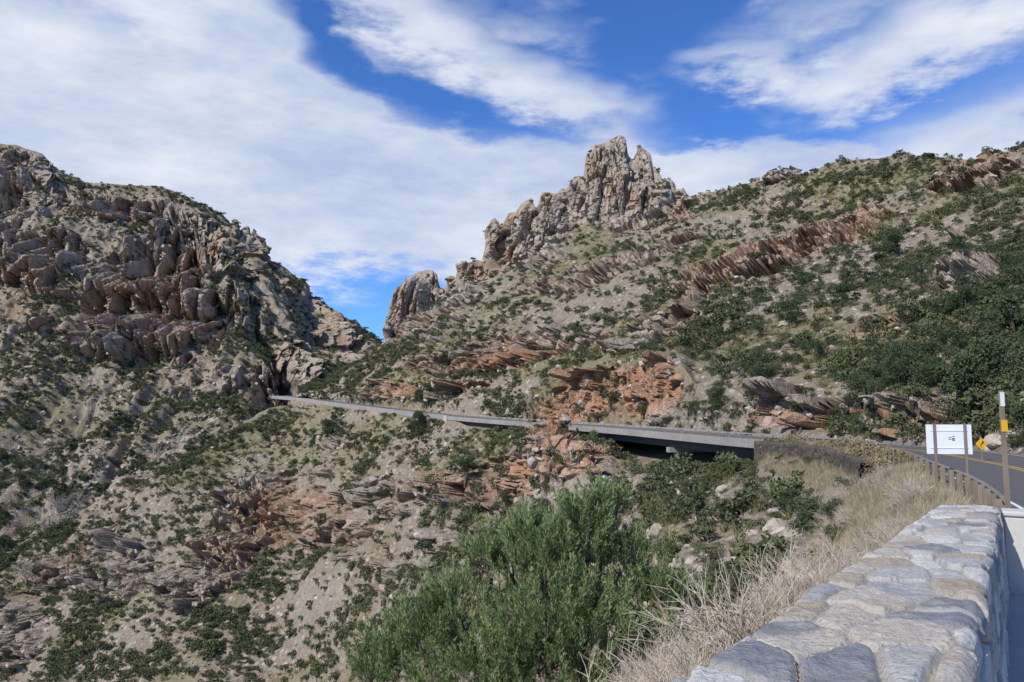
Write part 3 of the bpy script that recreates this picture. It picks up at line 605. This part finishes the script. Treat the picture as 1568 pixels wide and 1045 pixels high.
p=np.concatenate([bank(2600,1,14,.75,4.2),bank(3200,9,36,.5,5),bank(2200,34,72,.2,3.5)])
put('dry_grass',p,.5,1.15,gr_)
tw=[twigbush('twig_%d'%i,70+i,M_twig,14,3,.009) for i in range(3)]
put('dry_brush',np.concatenate([bank(190,3.5,11,1.6,4.6),bank(90,12,40,1.5,6)]),.8,1.4,tw,.2)
put('bank_bushes',np.concatenate([bank(16,16,40,3.5,9),bank(26,36,66,2.5,12)]),.7,1.6,[o.copy() for o in near_sh])
put('bank_rocks',bank(420,22,69,4,24),.2,1.1,[o.copy() for o in rocks],.4)
put('bank_brush',bank(60,36,72,.3,1.9),.7,1.4,[shrub('brush_%d'%i,900,.05,400+i,leaf_mat('dry_brush_leaves',(.13,.10,.055),(.36,.29,.16),(.24,.2,.11)),7) for i in range(2)])
def ground_at(u,v,T=FD):
    Pn=T[0]; A,B=UV(Pn); d=(A-u)**2+(B-v)**2+np.where(Pn[...,1]<25,1e6,0); return Pn.reshape(-1,3)[int(np.argmin(d))]
oakm=[shrub('oak_tree_crown%d'%i,7000,.030,500+i,M_oak,16,1.15,False) for i in range(3)]
for i,(u,v,hpx) in enumerate([(1520,610,120),(1470,625,85),(1430,610,65),(1555,520,90),(1370,395,50),(1385,570,60),(1325,600,50),(1210,500,50),(1170,600,50),(1100,625,40),(1250,835,85),(1290,825,70),(1210,790,50),(1150,940,75),(1110,900,50),(655,622,45),(505,672,36),(710,735,40),(775,785,40),(640,660,35),(600,760,36),(985,640,30),(1065,790,45),(1290,470,45),(1480,480,55),(1550,430,55),(880,540,35),(800,640,30)]):
    g_=ground_at(u,v); h_=hpx/F*g_[1]; o=bpy.data.objects.new('oak_tree',oakm[i%3].data); COL.objects.link(o); o.location=(g_[0],g_[1],g_[2]-.1*h_); o.scale=(h_*.85,h_*.85,h_*.85); o.rotation_euler[2]=i*1.3
bt=[twigbush('bare_%d'%i,90+i,M_greybark,4,5,.022) for i in range(2)]
for i,(u,v,hpx,T) in enumerate([(95,800,60,MT),(75,830,60,MT),(45,900,55,FD),(35,935,60,FD),(110,790,45,MT),(235,700,35,MT)]):
    g_=ground_at(u,v,T); h_=hpx/F*g_[1]/1.1; o=bpy.data.objects.new('bare_tree',bt[i%2].data); COL.objects.link(o); o.location=g_; o.scale=(h_,h_,h_); o.rotation_euler[2]=i
def juniper():
    r=np.random.default_rng(5); b=Buf(); D0=13.; px=D0/F
    base=W(850,1110,D0); base[2]=-6.9
    lob=[(895,812,52,0),(880,860,78,.2),(835,870,72,-.3),(775,875,58,.3),(745,860,36,.1),(950,870,58,.3),(1000,920,60,0),(1045,945,46,.3),(840,960,115,-.5),(700,940,64,0),(655,980,68,-.2),(605,1005,50,.2),(900,1000,115,-.7),(760,1030,95,-.6),(575,1045,44,0),(1000,1010,84,-.4),(680,1060,95,-.4),(850,1080,130,-.6),(930,785,27,.2),(800,830,38,.1)]
    C=[];Dn=[];tn=[]
    for (u,v,rr,dz) in lob:
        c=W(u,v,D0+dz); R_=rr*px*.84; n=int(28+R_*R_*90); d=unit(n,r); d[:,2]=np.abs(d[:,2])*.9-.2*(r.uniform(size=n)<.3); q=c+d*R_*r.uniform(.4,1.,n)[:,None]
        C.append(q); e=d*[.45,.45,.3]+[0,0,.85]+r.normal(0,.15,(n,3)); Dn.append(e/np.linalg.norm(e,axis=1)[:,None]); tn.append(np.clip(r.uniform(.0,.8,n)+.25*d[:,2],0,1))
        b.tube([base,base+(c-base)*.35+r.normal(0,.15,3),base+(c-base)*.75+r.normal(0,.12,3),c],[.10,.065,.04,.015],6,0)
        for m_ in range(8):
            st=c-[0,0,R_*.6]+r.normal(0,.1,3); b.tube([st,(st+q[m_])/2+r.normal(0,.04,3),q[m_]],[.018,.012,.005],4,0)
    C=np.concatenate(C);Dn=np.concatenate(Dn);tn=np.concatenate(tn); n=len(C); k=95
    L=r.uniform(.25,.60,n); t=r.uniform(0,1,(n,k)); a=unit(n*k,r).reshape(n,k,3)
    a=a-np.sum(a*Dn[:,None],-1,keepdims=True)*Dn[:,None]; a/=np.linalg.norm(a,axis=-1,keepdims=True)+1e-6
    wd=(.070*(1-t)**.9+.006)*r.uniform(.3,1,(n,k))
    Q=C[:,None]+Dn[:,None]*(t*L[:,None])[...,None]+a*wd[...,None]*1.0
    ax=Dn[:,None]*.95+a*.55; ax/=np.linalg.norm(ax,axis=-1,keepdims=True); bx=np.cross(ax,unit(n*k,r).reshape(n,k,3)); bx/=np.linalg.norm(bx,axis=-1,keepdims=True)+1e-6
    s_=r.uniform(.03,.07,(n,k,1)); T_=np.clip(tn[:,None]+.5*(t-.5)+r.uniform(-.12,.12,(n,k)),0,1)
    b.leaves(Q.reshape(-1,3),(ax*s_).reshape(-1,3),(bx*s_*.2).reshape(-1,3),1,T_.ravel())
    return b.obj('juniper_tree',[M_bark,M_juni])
juniper()
# ------------------------------------------------------------ light & sky
sd=np.array([-.50,-.48,.62]); sd/=np.linalg.norm(sd); el=math.asin(sd[2]); rot=math.atan2(sd[0],sd[1])
L=bpy.data.lights.new('sun','SUN'); L.energy=5.0; L.angle=math.radians(.5); L.color=(1,.94,.85); lo=bpy.data.objects.new('sun',L); COL.objects.link(lo); lo.rotation_euler=Vector(-sd).to_track_quat('-Z','Y').to_euler()
w=bpy.data.worlds.new('World'); bpy.context.scene.world=w; w.use_nodes=True
k=NT.__new__(NT); k.t=w.node_tree; k.t.nodes.clear(); k.o=k.n('ShaderNodeOutputWorld'); bg=k.n('ShaderNodeBackground'); k.l(bg.outputs[0],k.o.inputs[0]); bg.inputs[1].default_value=.1
sky=k.n('ShaderNodeTexSky',sky_type='NISHITA'); sky.sun_disc=False; sky.sun_elevation=el; sky.sun_rotation=rot%(2*math.pi); sky.altitude=1500; sky.air_density=1.; sky.dust_density=.3; sky.ozone_density=2.
tc=k.n('ShaderNodeTexCoord').outputs['Generated']; sx=k.n('ShaderNodeSeparateXYZ'); k.l(tc,sx.inputs[0])
az=k.math('ARCTAN2',sx.outputs[0],sx.outputs[1]); elv=k.math('ARCSINE',sx.outputs[2])
cx=k.n('ShaderNodeCombineXYZ'); k.l(az,cx.inputs[0]); k.l(elv,cx.inputs[1])
def rotmap(a,s_): 
    x=k.n('ShaderNodeMapping'); x.inputs['Rotation'].default_value=(0,0,math.radians(a)); x.inputs['Scale'].default_value=s_; k.l(cx.outputs[0],x.inputs[0]); return x.outputs[0]
n1=k.noise(rotmap(22,(1,2.2,1)),2.6,4,.55); n2=k.noise(rotmap(24,(1.,2.8,1)),6.,9,.6)
az2=k.math('ADD',az,k.math('MULTIPLY',k.math('SUBTRACT',n1,.5),.35)); el2=k.math('ADD',elv,k.math('MULTIPLY',k.math('SUBTRACT',n2,.5),.16))
cw=k.n('ShaderNodeCombineXYZ'); k.l(az2,cw.inputs[0]); k.l(el2,cw.inputs[1])
blobs=[(100,90,380,140,8,.95),(430,120,220,50,36,.7),(250,240,480,60,2,.65),(620,290,470,80,6,1.1),(930,290,260,50,8,.85),(580,370,210,50,0,.6),(300,420,300,80,0,.5),(700,60,230,40,28,.8),(890,165,150,34,25,.65),(1110,112,60,26,0,.8),(1450,40,280,55,-15,.65),(1230,30,160,36,-12,.4),(1500,210,200,44,-8,1.1),(1120,265,170,26,5,.9),(1330,120,170,26,-20,.45),(600,0,250,30,10,.45),
 (850,120,150,45,18,-.25),(700,185,170,30,14,-.55),(545,470,70,60,0,-1.),(1150,195,240,34,0,-.5),(470,50,100,30,38,-.75),(1020,40,90,60,0,-.35)]
dens=None
for (u,v,ru,rv,a,am) in blobs:
    rx,rz=ray(u,v); ca=math.atan(rx); ce=math.atan(rz*math.cos(ca))
    mp=k.n('ShaderNodeMapping',vector_type='TEXTURE'); mp.inputs['Location'].default_value=(ca,ce,0); mp.inputs['Rotation'].default_value=(0,0,-math.radians(a)); mp.inputs['Scale'].default_value=(ru/F*1.75,rv/F*1.75,1); k.l(cw.outputs[0],mp.inputs[0])
    gt=k.n('ShaderNodeTexGradient',gradient_type='SPHERICAL'); k.l(mp.outputs[0],gt.inputs[0])
    dens=k.math('MULTIPLY_ADD',gt.outputs[1],am*1.15,dens if dens is not None else 0.)
dn=k.math('ADD',dens,k.math('MULTIPLY',k.math('SUBTRACT',n2,.5),1.9))
cm=k.n('ShaderNodeMapRange',interpolation_type='SMOOTHSTEP'); k.l(dn,cm.inputs[0]); cm.inputs[1].default_value=-.2; cm.inputs[2].default_value=1.0; cm.inputs[4].default_value=.95
skc=k.mix(1.,sky.outputs[0],(.60,1.08,1.8),'MULTIPLY')
cc=k.mix(k.rng(k.math('ADD',k.math('MULTIPLY',n2,.6),k.math('MULTIPLY',n1,.4)),.4,.64),(4.9,5.8,7.9),(8.6,8.9,9.5))
k.l(k.mix(cm.outputs[0],skc,cc),bg.inputs[0])
# ------------------------------------------------------------ camera
cam=bpy.data.cameras.new('camera'); co=bpy.data.objects.new('camera',cam); COL.objects.link(co); co.location=(0,0,0); co.rotation_euler=(math.pi/2+PITCH,0,0)
cam.sensor_width=36; cam.lens=F/1568*36; cam.clip_start=.05; cam.clip_end=20000
sc=bpy.context.scene; sc.camera=co; sc.view_settings.view_transform='Standard'; sc.view_settings.look='None'; sc.view_settings.exposure=0
print('done',time.time()-T0)
